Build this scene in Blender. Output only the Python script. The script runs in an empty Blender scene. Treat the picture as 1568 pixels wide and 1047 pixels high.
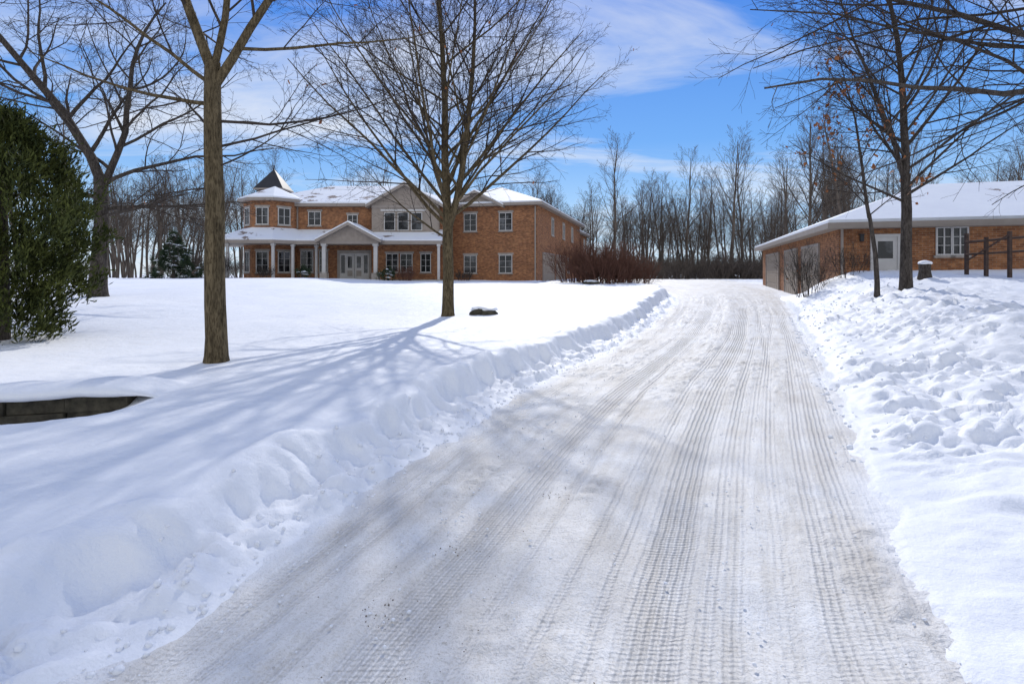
import bpy, math, random
import numpy as np
from mathutils import Vector

scene = bpy.context.scene
CAMH = 1.7
# ------------------------------------------------------------------ noise
def _hash(ix, iy, seed):
    h = (ix*374761393 + iy*668265263 + seed*1274126177) & 0xffffffff
    h = ((h ^ (h >> 13)) * 1274126177) & 0xffffffff
    h = h ^ (h >> 16)
    return h/4294967296.0
def vnoise(x, y, seed=0):
    x = np.asarray(x, float); y = np.asarray(y, float)
    fx = np.floor(x); fy = np.floor(y)
    ix = fx.astype(np.int64)+5000; iy = fy.astype(np.int64)+5000
    u = x-fx; v = y-fy
    u = u*u*u*(u*(u*6-15)+10); v = v*v*v*(v*(v*6-15)+10)
    a = _hash(ix, iy, seed); b = _hash(ix+1, iy, seed)
    c = _hash(ix, iy+1, seed); d = _hash(ix+1, iy+1, seed)
    return (a*(1-u)+b*u)*(1-v)+(c*(1-u)+d*u)*v*1.0-0.5
def fbm(x, y, seed=0, octv=4, g=0.5):
    s = 0; a = 1.0; c, sn = math.cos(0.6), math.sin(0.6)
    for i in range(octv):
        s = s+a*vnoise(x, y, seed+i*17)
        x, y = (x*c-y*sn)*2.03+3.1, (x*sn+y*c)*2.03+1.7
        a *= g
    return s
def cells(x, y, seed):
    """scattered rounded chunks: jittered dome per lattice cell, returns 0..1 height"""
    x = np.asarray(x, float); y = np.asarray(y, float)
    fx = np.floor(x).astype(np.int64); fy = np.floor(y).astype(np.int64)
    best = np.zeros(np.broadcast(x, y).shape)
    for i in (-1,0,1):
        for j in (-1,0,1):
            cx = fx+i; cy = fy+j
            jx = _hash(cx+5000, cy+5000, seed); jy = _hash(cx+5000, cy+5000, seed+1)
            rr = .25+.5*_hash(cx+5000, cy+5000, seed+2); hh = _hash(cx+5000, cy+5000, seed+3)
            d2 = ((cx+jx-x)**2+(cy+jy-y)**2)/(rr*rr)
            best = np.maximum(best, np.sqrt(np.clip(1-d2, 0, 1))*rr*(hh > .35))
    return best
def sstep(a, b, x):
    t = np.clip((x-a)/(b-a), 0, 1)
    return t*t*(3-2*t)

# ------------------------------------------------------------------ terrain
_Y  = [-60, 0, 2.4, 3.9, 5.3, 8.2, 10, 14, 20, 25, 30, 33, 36, 38, 41, 45, 60, 70]
_XL = [-3.0,-2.6,-1.8,-1.3,-0.88,0.15,1.1,3.0,5.3,7.1,8.5,8.7,7.2,4.8,2.8,2.6,6.6,9.0]
_XR = [1.0,1.3,1.95,2.65,3.3,4.7,5.5,7.3,10.0,12.1,14.1,15.4,16.4,17.0,17.9,19.7,23,25]
def xl(y):
    o = 0
    for k in (-.7,-.35,0,.35,.7): o = o+np.interp(y+k, _Y, _XL)
    return o/5
def xr(y):
    o = 0
    for k in (-.7,-.35,0,.35,.7): o = o+np.interp(y+k, _Y, _XR)
    return o/5
def zd(y):
    o = 0
    for k in (-3,-1.5,0,1.5,3):
        o = o+np.interp(y+k, [-60,0,10,20,30,45,60,120,900],[0,0,0.05,0.25,0.6,1.0,1.15,1.0,0.9])
    return o/5
def lawn(x, y):
    o = 0
    for k in (-3,-1.5,0,1.5,3):
        o = o+np.interp(y+k, [-60,0,5,8.7,16,24,32,40,60,120,900],[0.24,0.25,0.30,0.39,0.50,0.78,1.12,1.2,1.2,1.0,0.9])
    o = o/5
    o = o+0.3*sstep(-6,-14,x)*sstep(10,18,y)*sstep(60,30,y)
    return o
def rightA(y):
    o = 0
    for k in (-.8,0,.8):
        o = o+np.interp(y+k, [-60,2,5,9,13,16,21,24,27,30,900],[0.2,0.2,0.34,0.66,0.90,1.12,1.52,1.1,0.40,0.0,0.0])
    return o/3
def height(x, y):
    x = np.asarray(x, float); y = np.asarray(y, float)
    zb = zd(y)
    L = xl(y); R = xr(y)
    wob = 0.13*fbm(y*1.1, y*0+3, 5, 3)+0.10*fbm(x*2.5, y*2.5, 11, 3)
    cl = np.where(y < 33, 0.86, 0.7)
    dl = (L-x)*cl+wob*1.2
    dr = (x-R)*0.9+wob
    fade = sstep(50, 20, y)
    z = zb-0.06+0.06*sstep(-0.2, 0.0, np.maximum(dl, dr))
    wx = x+.12*fbm(x*2,y*2,201,2); wy0 = y+.12*fbm(x*2,y*2,203,2)
    ch = cells(wx*5.5, wy0*6.5, 301); chb = cells(wx*3.0, wy0*3.6, 311)
    # left lawn with a low soft plough ridge
    ln = lawn(x, y)+0.06*fbm(x*0.3, y*0.3, 3, 3)+0.012*fbm(x*1.3, y*1.3, 4, 2)
    clod2 = np.abs(fbm(x*8.5, y*8.5, 31, 3, 0.5))
    toe = sstep(0.0, 0.18, dl)*(0.012+0.08*ch+0.12*chb+0.05*clod2)
    bw = 0.40+0.22*fbm(y*0.7, x*0+1, 41, 2)
    rise = sstep(bw-0.02, bw+0.20, dl+0.09*fbm(x*2.2,y*2.2,43,3))
    crest = 0.06*np.exp(-((dl-bw-0.32)/0.16)**2)*(0.45+1.5*np.clip(fbm(x*1.1,y*1.1,8,3)+.15,0,1))
    zl = zb+toe*(1-.9*rise)+rise*(np.maximum(ln-zb, 0.10))+crest*fade
    zl = zl+np.exp(-((dl-bw-0.22)/0.2)**2)*0.09*chb*sstep(-.1,.25,fbm(x*.9,y*.9,78,2))*fade
    z = np.where(dl > 0, zl, z)
    # right
    A = rightA(y)
    wdt = np.interp(y, [0, 9, 16, 22, 30], [3.0, 3.4, 3.2, 2.0, 1.3])
    rz = zb+A*sstep(-0.3, 1.0, dr/wdt)+0.02*np.clip(dr,0,20)*sstep(34,20,y)
    lumpmask = sstep(0.0, 0.5, dr)*(0.35+0.65*sstep(5.0,1.6,np.abs(dr-1.6)))*sstep(40,25,y)*sstep(0.3,3.2,y+dr*0.5)
    region = sstep(-0.25,0.15,fbm(x*0.5,y*0.5,61,2)+0.04)
    farw = sstep(3.6,6.0,y)
    bl = 0.5-np.abs(fbm(x*1.5, y*2.2, 51, 3, 0.45))
    bl2 = np.abs(fbm(x*3.0, y*4.0, 53, 4, 0.5))
    und = fbm(x*2.6, y*4.6, 58, 2, 0.4)
    rz = rz+lumpmask*((0.06*(bl-.4)+0.06*bl2+(0.11*ch+.09*chb)*(.15+.85*farw))*(0.25+0.75*region)*sstep(26,12,y)**.5+.07*und*sstep(16,6,y))
    fh = cells(wx*3.0+9, wy0*3.3+4, 401)
    rz = rz-0.07*sstep(.12,.4,fh)*lumpmask*sstep(24,6,y)*farw*sstep(.2,.7,fbm(x*.5,y*.5,66,2)+.6)
    ridge = 0.10*np.exp(-((dr-0.45)/0.28)**2)*sstep(26,10,y)*sstep(4,8,y)
    rz = rz+ridge*(0.5+1.2*np.abs(fbm(x*2,y*2,70,2)))
    rz = rz+0.26*np.exp(-(((x-8.6)/1.5)**2+((y-9.6)/0.9)**2))-0.20*np.exp(-(((x-7.0)/1.6)**2+((y-7.9)/0.45)**2))
    z = np.where(dr > 0, rz, z)
    # hollow in front of the stone retaining wall (left)
    wy = 6.55+(x+4.2)*0.28
    hol = sstep(-3.9,-5.2,x)*np.exp(-(np.abs((y-(wy-0.36))/0.46))**3)
    z = z-0.52*hol*(dl > 0)
    z = z+0.10*sstep(-3.9,-4.8,x)*np.exp(-((y-(wy+0.42))/0.30)**2)
    z = z+sstep(70,200,y)*0.5*fbm(x*0.01,y*0.01,90,2)
    return z
def hz(x, y): return float(height(np.array([x]), np.array([y]))[0])

def mesh_from(name, V, F, mats=(), midx=None, uv=None, smooth=False, link=True):
    me = bpy.data.meshes.new(name)
    me.from_pydata(V, [], F)
    for m in mats: me.materials.append(m)
    if midx is not None: me.polygons.foreach_set("material_index", midx)
    if uv is not None:
        l = me.uv_layers.new(name="UVMap")
        l.data.foreach_set("uv", np.asarray(uv, dtype=np.float32).ravel())
    if smooth: me.polygons.foreach_set("use_smooth", [True]*len(me.polygons))
    me.update()
    ob = bpy.data.objects.new(name, me)
    if link: scene.collection.objects.link(ob)
    return ob
def grid_mesh(name, X, Y, Z, mat, attrs={}, uv=None):
    ny, nx = X.shape
    me = bpy.data.meshes.new(name)
    me.vertices.add(nx*ny)
    co = np.stack([X, Y, Z], -1).reshape(-1).astype(np.float32)
    me.vertices.foreach_set("co", co)
    i = np.arange(nx*ny).reshape(ny, nx)
    q = np.stack([i[:-1,:-1], i[:-1,1:], i[1:,1:], i[1:,:-1]], -1).reshape(-1, 4)
    n = len(q)
    me.loops.add(n*4); me.loops.foreach_set("vertex_index", q.ravel().astype(np.int32))
    me.polygons.add(n)
    me.polygons.foreach_set("loop_start", (np.arange(n)*4).astype(np.int32))
    me.update(calc_edges=True)
    me.polygons.foreach_set("use_smooth", np.ones(n, dtype=bool))
    for k, a in attrs.items():
        at = me.attributes.new(k, 'FLOAT', 'POINT'); at.data.foreach_set("value", a.ravel().astype(np.float32))
    if uv is not None:
        l = me.uv_layers.new(name="UVMap")
        l.data.foreach_set("uv", uv.reshape(-1,2)[q.ravel()].astype(np.float32).ravel())
    me.materials.append(mat); me.validate(); me.update()
    ob = bpy.data.objects.new(name, me); scene.collection.objects.link(ob)
    return ob

# ------------------------------------------------------------------ materials
def newmat(name, rough=0.8, color=(.5,.5,.5), spec=0.3):
    m = bpy.data.materials.new(name); m.use_nodes = True
    nt = m.node_tree; b = nt.nodes["Principled BSDF"]
    b.inputs["Base Color"].default_value = (*color, 1)
    b.inputs["Roughness"].default_value = rough
    b.inputs["Specular IOR Level"].default_value = spec
    return m, nt, b
def noise_node(nt, scale, detail=4, rough=0.5, vec=None):
    n = nt.nodes.new("ShaderNodeTexNoise"); n.inputs["Scale"].default_value = scale
    n.inputs["Detail"].default_value = detail; n.inputs["Roughness"].default_value = rough
    if vec is not None: nt.links.new(vec, n.inputs["Vector"])
    return n
def ramp(nt, fac, stops):
    r = nt.nodes.new("ShaderNodeValToRGB")
    e = r.color_ramp.elements
    e[0].position, e[0].color = stops[0][0], (*stops[0][1], 1)
    e[1].position, e[1].color = stops[-1][0], (*stops[-1][1], 1)
    for p, c in stops[1:-1]:
        x = e.new(p); x.color = (*c, 1)
    nt.links.new(fac, r.inputs[0]); return r
def math_n(nt, op, a, b=None, clamp=False):
    n = nt.nodes.new("ShaderNodeMath"); n.operation = op; n.use_clamp = clamp
    for i, v in enumerate((a, b)):
        if v is None: continue
        if isinstance(v, (int, float)): n.inputs[i].default_value = v
        else: nt.links.new(v, n.inputs[i])
    return n.outputs[0]
def mixc(nt, fac, a, b, bt='MIX'):
    n = nt.nodes.new("ShaderNodeMix"); n.data_type = 'RGBA'; n.blend_type = bt
    for i, v in ((0, fac), (6, a), (7, b)):
        if isinstance(v, (int, float)): n.inputs[i].default_value = v
        elif isinstance(v, tuple): n.inputs[i].default_value = (*v, 1)
        else: nt.links.new(v, n.inputs[i])
    return n.outputs[2]
def bump(nt, h, strength, dist, prev=None):
    n = nt.nodes.new("ShaderNodeBump"); n.inputs["Strength"].default_value = strength
    n.inputs["Distance"].default_value = dist
    nt.links.new(h, n.inputs["Height"])
    if prev is not None: nt.links.new(prev, n.inputs["Normal"])
    return n.outputs[0]
def wsum(nt, *terms):
    s = None
    for (o, k) in terms:
        t = math_n(nt, 'MULTIPLY', o, k); s = t if s is None else math_n(nt, 'ADD', s, t)
    return s
def objco(nt): return nt.nodes.new("ShaderNodeTexCoord").outputs["Object"]

M_snow, nt, b = newmat("snow", 0.62, (.82,.84,.86), 0.25)
c = objco(nt)
n1 = noise_node(nt, 0.8, 2, 0.6, c); n2 = noise_node(nt, 9, 3, 0.6, c); n3 = noise_node(nt, 80, 2, 0.6, c)
nt.links.new(ramp(nt, n1.outputs[0], [(.3,(.79,.81,.845)),(.7,(.85,.86,.88))]).outputs[0], b.inputs["Base Color"])
nt.links.new(bump(nt, wsum(nt, (n2.outputs[0], 1.0), (n3.outputs[0], .18)), 0.38, 0.05), b.inputs["Normal"])

M_drive, nt, b = newmat("packed_snow", 0.6, (.7,.7,.7), 0.25)
c = objco(nt)
at = nt.nodes.new("ShaderNodeAttribute"); at.attribute_name = "track"
ad = nt.nodes.new("ShaderNodeAttribute"); ad.attribute_name = "dirt"
ae = nt.nodes.new("ShaderNodeAttribute"); ae.attribute_name = "edge"
uvn = nt.nodes.new("ShaderNodeUVMap"); uvn.uv_map = "UVMap"
mp = nt.nodes.new("ShaderNodeMapping"); mp.inputs["Scale"].default_value = (7, 0.7, 1); nt.links.new(uvn.outputs[0], mp.inputs[0])
nA = noise_node(nt, 1.0, 5, 0.65, mp.outputs[0])
nB = noise_node(nt, 1.1, 4, 0.6, c)
nC = noise_node(nt, 60, 3, 0.7, c)
nD = noise_node(nt, 15, 4, 0.65, c)
base = ramp(nt, nB.outputs[0], [(.32,(.655,.63,.595)),(.5,(.735,.72,.695)),(.68,(.80,.80,.795))]).outputs[0]
streak = ramp(nt, nA.outputs[0], [(.36,(.85,.83,.795)),(.56,(1,1,1))]).outputs[0]
base = mixc(nt, 0.85, base, streak, 'MULTIPLY')
gr = ramp(nt, nC.outputs[0], [(.38,(.78,.75,.70)),(.50,(1,1,1))]).outputs[0]
base = mixc(nt, 0.6, base, gr, 'MULTIPLY')
def wave(dirn, sc, dist, ds=2.0):
    w = nt.nodes.new("ShaderNodeTexWave"); w.wave_type = 'BANDS'; w.bands_direction = dirn
    w.inputs["Scale"].default_value = sc; w.inputs["Distortion"].default_value = dist; w.inputs["Detail"].default_value = 1.5; w.inputs["Detail Scale"].default_value = ds
    nt.links.new(uvn.outputs[0], w.inputs[0]); return w.outputs["Fac"]
wx = wave('X', 6.6, 1.3, .7); wy_ = wave('Y', 9, 3.0)
# compacted snow, tinted darker in the tread grooves
grv = math_n(nt, 'MULTIPLY', math_n(nt, 'SUBTRACT', 1.0, wx), at.outputs["Fac"])
base = mixc(nt, math_n(nt, 'MULTIPLY', grv, .42), base, (.50,.475,.43))
dsum = math_n(nt, 'ADD', nD.outputs[0], math_n(nt, 'MULTIPLY', nC.outputs[0], 0.8))
thr = math_n(nt, 'SUBTRACT', 1.27, math_n(nt, 'MULTIPLY', ad.outputs["Fac"], 0.38))
dm = math_n(nt, 'MULTIPLY', math_n(nt, 'SUBTRACT', dsum, thr), 7, True)
base = mixc(nt, math_n(nt, 'MULTIPLY', dm, 0.55), base, (.29,.25,.19))
base = mixc(nt, math_n(nt, 'MULTIPLY', ae.outputs["Fac"], 1.0), base, (.815,.83,.855))
nt.links.new(base, b.inputs["Base Color"])
tr = math_n(nt, 'MULTIPLY', math_n(nt, 'ADD', wx, math_n(nt, 'MULTIPLY', wy_, .38)), at.outputs["Fac"])
nt.links.new(bump(nt, wsum(nt, (tr, .80), (nA.outputs[0], .85), (nD.outputs[0], .75), (nC.outputs[0], .25)), 0.85, 0.025), b.inputs["Normal"])

def barkmat(name, c1, c2, sc=12, zs=0.25, det=5):
    m, nt, b = newmat(name, 0.9, c1, 0.12)
    c = objco(nt); mp = nt.nodes.new("ShaderNodeMapping"); mp.inputs["Scale"].default_value = (1,1,zs); nt.links.new(c, mp.inputs[0])
    n = noise_node(nt, sc, det, 0.65, mp.outputs[0])
    col = ramp(nt, n.outputs[0], [(.32,c1),(.68,c2)]).outputs[0]
    if det > 2:
        v = noise_node(nt, sc*3.5, 3, 0.6, mp.outputs[0])
        dk = ramp(nt, v.outputs[0], [(.38,(.40,.38,.36)),(.55,(1,1,1))]).outputs[0]
        col = mixc(nt, 0.85, col, dk, 'MULTIPLY')
        nt.links.new(bump(nt, v.outputs[0], 0.9, 0.03), b.inputs["Normal"])
    nt.links.new(col, b.inputs["Base Color"])
    return m
M_bark = barkmat("bark_olive", (.075,.057,.032), (.19,.145,.083))
M_bark2 = barkmat("bark_grey", (.05,.042,.036), (.125,.105,.088))
M_twig = barkmat("twig_bark", (.035,.028,.024), (.07,.055,.045), 3, .5, 1)
M_barkf = barkmat("bark_forest", (.07,.056,.045), (.16,.13,.105), 2, .3, 1)
M_twigred = barkmat("twig_red", (.10,.05,.035), (.17,.085,.06), 3, .5, 1)
def leafmat(name, a, bcol, sc=2.0):
    m, nt, b = newmat(name, 0.75, a, 0.2)
    n = noise_node(nt, sc, 3, 0.6, objco(nt)); n2 = noise_node(nt, sc*9, 2, 0.6, objco(nt))
    s = math_n(nt, 'ADD', math_n(nt, 'MULTIPLY', n.outputs[0], .5), math_n(nt, 'MULTIPLY', n2.outputs[0], .5))
    nt.links.new(ramp(nt, s, [(.38,a),(.62,bcol)]).outputs[0], b.inputs["Base Color"])
    return m
M_deadleaf = leafmat("dead_leaves", (.20,.07,.03), (.38,.16,.06))
M_cedar = leafmat("cedar_foliage", (.012,.021,.006), (.10,.112,.024), 3.2)
M_spruce = leafmat("spruce_foliage", (.02,.035,.018), (.05,.075,.035))

def brickmat(name):
    m, nt, b = newmat(name, 0.85, (.4,.2,.1), 0.2)
    uvn = nt.nodes.new("ShaderNodeUVMap"); uvn.uv_map = "UVMap"
    br = nt.nodes.new("ShaderNodeTexBrick"); nt.links.new(uvn.outputs[0], br.inputs["Vector"])
    br.inputs["Color1"].default_value = (.40,.18,.08,1); br.inputs["Color2"].default_value = (.19,.073,.037,1)
    br.inputs["Mortar"].default_value = (.31,.23,.165,1)
    br.inputs["Scale"].default_value = 1; br.inputs["Brick Width"].default_value = .23; br.inputs["Row Height"].default_value = .078
    br.inputs["Mortar Size"].default_value = .008; br.inputs["Bias"].default_value = -0.1
    n = noise_node(nt, 1.0, 4, .6, uvn.outputs[0]); n2 = noise_node(nt, 5, 3, .6, uvn.outputs[0])
    col = mixc(nt, 0.7, br.outputs[0], ramp(nt, n.outputs[0], [(.3,(.75,.72,.7)),(.7,(1.15,1.1,1.0))]).outputs[0], 'MULTIPLY')
    col = mixc(nt, 0.7, col, ramp(nt, n2.outputs[0], [(.35,(.62,.56,.52)),(.65,(1.2,1.15,1.05))]).outputs[0], 'MULTIPLY')
    nt.links.new(col, b.inputs["Base Color"])
    nt.links.new(bump(nt, br.outputs["Fac"], -0.4, 0.01), b.inputs["Normal"])
    return m
M_brick = brickmat("orange_brick")
def simple(name, col, rough=0.6, var=0.12, sc=3, spec=.3):
    m, nt, b = newmat(name, rough, col, spec)
    n = noise_node(nt, sc, 4, .6, objco(nt))
    lo = tuple(x*(1-var) for x in col); hi = tuple(min(1, x*(1+var)) for x in col)
    nt.links.new(ramp(nt, n.outputs[0], [(.3,lo),(.7,hi)]).outputs[0], b.inputs["Base Color"])
    return m
M_white = simple("white_paint", (.54,.52,.49), .5, .06)
M_cream = simple("cream_trim", (.31,.265,.225), .6, .08)
M_stucco = simple("siding_beige", (.31,.26,.215), .8, .14)
M_lime = simple("limestone", (.34,.30,.26), .8, .2)
M_gdoor = simple("garage_door_paint", (.32,.26,.20), .6, .05)
M_dark = simple("dark_metal", (.03,.03,.032), .5, .2)
M_wood = simple("weathered_wood", (.07,.045,.035), .85, .35, 9)
M_stone = simple("retaining_stone", (.06,.052,.035), .95, .7, 6)
M_glass, nt, b = newmat("window_glass", .06, (.035,.04,.05), .5)
n = noise_node(nt, 1.1, 3, .6, objco(nt))
nt.links.new(ramp(nt, n.outputs[0], [(.53,(.010,.012,.014)),(.68,(.11,.115,.12))]).outputs[0], b.inputs["Base Color"])
def roofmat(name, p):
    m, nt, b = newmat(name, .65, (.85,.87,.9), .3)
    c = objco(nt); n1 = noise_node(nt, .7, 5, .65, c); n2 = noise_node(nt, 6, 4, .6, c)
    nt.links.new(ramp(nt, n1.outputs[0], [(p,(.22,.17,.14)),(p+.03,(.76,.78,.82)),(.7,(.82,.84,.86))]).outputs[0], b.inputs["Base Color"])
    nt.links.new(bump(nt, n2.outputs[0], .4, .05), b.inputs["Normal"])
    return m
M_roofsnow = roofmat("roof_snow_shingle", .37); M_roofsnow2 = roofmat("roof_snow_deep", .28)
M_dirt = simple("gravel_dirt", (.15,.12,.085), .95, .5, 30)

# ------------------------------------------------------------------ ground
def spaced(segs):
    out = [segs[0][0]]
    for a, bnd, st in segs:
        n = max(1, int(round((bnd-a)/st))); out += list(a+(bnd-a)*np.arange(1, n+1)/n)
    return np.array(out)
def geo(a, bnd, s, g):
    o = []; v = a
    while v < bnd: v += s; s *= g; o.append(v)
    return np.array(o)
xr_ = spaced([(-12,-5,.09),(-5,-3,.05),(-3,9.5,.036),(9.5,17,.08),(17,26,.3)])
xs = np.concatenate([-geo(12, 700, .25, 1.16)[::-1], xr_, geo(26, 700, .5, 1.18)])
yr_ = spaced([(-4,1.4,.25),(1.4,6,.03),(6,12,.05),(12,26,.11),(26,62,.3)])
ys = np.concatenate([-geo(4, 200, .5, 1.3)[::-1], yr_, geo(62, 900, .6, 1.16)])
X, Y = np.meshgrid(xs, ys)
ground = grid_mesh("snow_ground", X, Y, height(X, Y), M_snow)

ydr = np.concatenate([spaced([(-12,1.4,.25),(1.4,6,.025),(6,12,.045),(12,24,.12),(24,66,.35)])])
tt = np.linspace(0, 1, 190)
T2, YD = np.meshgrid(tt, ydr)
XL = xl(YD)-0.22; XR = xr(YD)+0.22
XD = XL+(XR-XL)*T2
wv = 0.016*fbm(YD*0.22, YD*0, 5, 2)
tl = T2+wv
near = sstep(40, 18, YD)
trk = 0
# (centre, half width, seed, drift along the lane, strength): many faint overlapping passes
for cc, ww, sd_, sl, st_ in ((.335,.036,1,.0,1),(.31,.020,11,.0035,.8),(.405,.012,2,-.002,.8),(.595,.034,3,.0,1),(.615,.022,12,-.004,.8),(.665,.014,4,.002,.8),(.865,.026,5,-.001,.9),
                      (.82,.016,13,.003,.7),(.12,.02,6,.002,.7),(.17,.014,14,-.003,.6),(.50,.010,7,.004,.6),(.755,.014,8,-.003,.8),(.25,.010,9,.001,.7),(.92,.01,10,.0,.6),(.54,.010,15,-.006,.6),(.71,.011,16,.005,.6)):
    cen = cc+sl*(YD-5)+0.020*fbm(YD*.16+sd_*1.7, YD*0+sd_, 600+sd_, 2)
    wdv = ww*(1+.35*vnoise(YD*.5, YD*0+sd_, 700+sd_))
    k = np.exp(-np.clip(np.abs(T2-cen)/wdv, 0, 5)**5)
    trk = np.maximum(trk, k*st_*np.clip(0.75+1.0*vnoise(YD*.3+sd_*3.3, XD*.6, 800+sd_), 0, 1))
trk = np.clip(trk, 0, 1)*near
Zdv = zd(YD)+0.012*fbm(XD*1.1, YD*.6, 101, 4)-trk*0.018+0.020*fbm(XD*3.2, YD*2.2, 104, 4)*(1-trk*.6)
Zdv = Zdv+0.03*np.exp(-((tl-.49)/.05)**2)*near-0.012*np.exp(-((tl-.74)/.09)**2)
churn = sstep(-.05,.3,fbm(XD*.9,YD*.6,125,3)+.25*np.exp(-((tl-.47)/.09)**2)+.2*np.exp(-((tl-.22)/.08)**2)-.03)*(1-trk)*near
Zdv = Zdv+churn*0.034*cells(XD*11, YD*11, 501)+churn*.02*cells(XD*6, YD*7, 511)
dirt = np.exp(-((tl-.39)/.085)**2)*.6*sstep(11,4,YD)+np.exp(-((tl-.18)/.1)**2)*.4*sstep(14,6,YD)+np.exp(-((tl-.62)/.06)**2)*.25+np.exp(-((tl-.82)/.1)**2)*.25+.10
dirt = dirt*(0.75+0.9*fbm(XD*1.2,YD*1.2,130,3))
dirt = np.clip(dirt, 0, 1)*sstep(40,20,YD)
en = .05*fbm(XD*1.5, YD*.8, 140, 4)
edge = np.clip(sstep(.10,.03,T2+en)+sstep(.87,.99,T2+en*1.3), 0, 1)
UVD = np.stack([tl*4.4, YD*1.06], -1)
drive = grid_mesh("snowy_driveway", XD, YD, Zdv, M_drive, {"track": trk*(1-edge*.75), "dirt": dirt*(1-edge), "edge": edge}, UVD)

# ------------------------------------------------------------------ trees
CS = {n: [(math.cos(2*math.pi*j/n), math.sin(2*math.pi*j/n)) for j in range(n)] for n in range(3,20)}
class TB:
    def __init__(s): s.v = []; s.f = []; s.m = []; s.tips = []; s.mi = []
def tube(tb, P, R, n, mi=0):
    v = tb.v; f = tb.f; base = len(v); k = len(P); cs = CS[n]
    dx = P[-1][0]-P[0][0]; dy = P[-1][1]-P[0][1]; dz = P[-1][2]-P[0][2]
    L = math.sqrt(dx*dx+dy*dy+dz*dz)+1e-9
    rx, ry, rz = (1,0,0) if abs(dx) < .7*L else (0,1,0)
    for i in range(k):
        a = P[i-1] if i > 0 else P[0]; c = P[i+1] if i < k-1 else P[-1]
        tx, ty, tz = c[0]-a[0], c[1]-a[1], c[2]-a[2]
        ax, ay, az = ty*rz-tz*ry, tz*rx-tx*rz, tx*ry-ty*rx
        l = math.sqrt(ax*ax+ay*ay+az*az)+1e-9; ax/=l; ay/=l; az/=l
        l = math.sqrt(tx*tx+ty*ty+tz*tz)+1e-9; tx/=l; ty/=l; tz/=l
        bx, by, bz = ty*az-tz*ay, tz*ax-tx*az, tx*ay-ty*ax
        r = R[i]; x, y, z = P[i]
        for co, si in cs:
            v.append((x+r*(ax*co+bx*si), y+r*(ay*co+by*si), z+r*(az*co+bz*si)))
    for i in range(k-1):
        o = base+i*n
        for j in range(n):
            j2 = (j+1) % n
            f.append((o+j, o+j2, o+n+j2, o+n+j)); tb.mi.append(mi)
def norm(a):
    l = math.sqrt(a[0]**2+a[1]**2+a[2]**2)+1e-9; return (a[0]/l, a[1]/l, a[2]/l)
def sidedir(rng, d, ang, az=None):
    ref = (0,0,1) if abs(d[2]) < .9 else (1,0,0)
    a = norm((d[1]*ref[2]-d[2]*ref[1], d[2]*ref[0]-d[0]*ref[2], d[0]*ref[1]-d[1]*ref[0]))
    b = (d[1]*a[2]-d[2]*a[1], d[2]*a[0]-d[0]*a[2], d[0]*a[1]-d[1]*a[0])
    if az is None: az = rng.uniform(0, 2*math.pi)
    c, s = math.cos(az), math.sin(az); ca, sa = math.cos(ang), math.sin(ang)
    return norm(tuple(d[i]*ca+(a[i]*c+b[i]*s)*sa for i in range(3)))
RMIN = .0034
# cfg level: seg, wob, trop, n, t0, ang0, ang1, lr, rr, sides, rend
def grow(tb, rng, p, d, L, r, lev, cfg):
    seg, wob, trop, n, t0, a0, a1, lr, rr, sides, rend = cfg[lev]
    P = [p]; R = [r]; D = [d]
    for i in range(seg):
        d = norm((d[0]+rng.gauss(0,wob), d[1]+rng.gauss(0,wob), d[2]+rng.gauss(0,wob)*.8+trop))
        s = L/seg; p = (p[0]+d[0]*s, p[1]+d[1]*s, p[2]+d[2]*s)
        P.append(p); t = (i+1)/seg
        R.append(max(RMIN*.8, r*(1-t*(1-rend)))); D.append(d)
    tube(tb, P, R, sides, 0 if r > .03 else 1)
    if lev >= len(cfg)-1:
        tb.tips.append((P[-1], D[-1])); return
    az = rng.uniform(0, 6.28)
    nn = n if lev == 0 else max(2, int(round(n*rng.uniform(.75,1.25))))
    for k in range(nn):
        t = t0+(1-t0)*(k+rng.uniform(.1,.9))/nn
        x = t*seg; i = min(seg-1, int(x)); u = x-i
        q = tuple(P[i][j]*(1-u)+P[i+1][j]*u for j in range(3))
        rq = R[i]*(1-u)+R[i+1]*u
        az += 2.4+rng.uniform(-.6,.6)
        cd = sidedir(rng, D[i+1], math.radians(rng.uniform(a0,a1)), az)
        cl = L*lr*rng.uniform(.65,1.15)*(1.1-.75*((t-t0)/(1-t0+1e-6)))
        grow(tb, rng, q, cd, cl, max(RMIN, min(rq*.8, rq*rr*rng.uniform(.8,1.15))), lev+1, cfg)
def flare_trunk(tb, rng, x, y, z0, pts, rads, sides=16):
    P = [(x, y, z0-.25), (x, y, z0), (x, y, z0+.12), (x, y, z0+.4)]
    R = [rads[0]*1.35, rads[0]*1.25, rads[0]*1.1, rads[0]]
    tube(tb, P+pts, R+rads[1:], sides)
def finish_tree(name, tb, mat, leaves=0, rng=None, ls=.05, twig=None):
    mi = list(tb.mi)
    if leaves:
        for _ in range(leaves):
            p, d = rng.choice(tb.tips)
            a = norm((rng.gauss(0,1), rng.gauss(0,1), rng.gauss(0,1))); b2 = norm((rng.gauss(0,1), rng.gauss(0,1), -1.5))
            s = ls*rng.uniform(.6,1.3); i = len(tb.v)
            for (u, w) in ((0,0),(.45,.5),(0,1.1),(-.45,.5)):
                tb.v.append(tuple(p[j]+s*(a[j]*u+b2[j]*w) for j in range(3)))
            tb.f.append((i,i+1,i+2,i+3)); mi.append(2)
    return mesh_from(name, tb.v, tb.f, (mat, twig or M_twig, M_deadleaf), mi, smooth=True)

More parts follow.
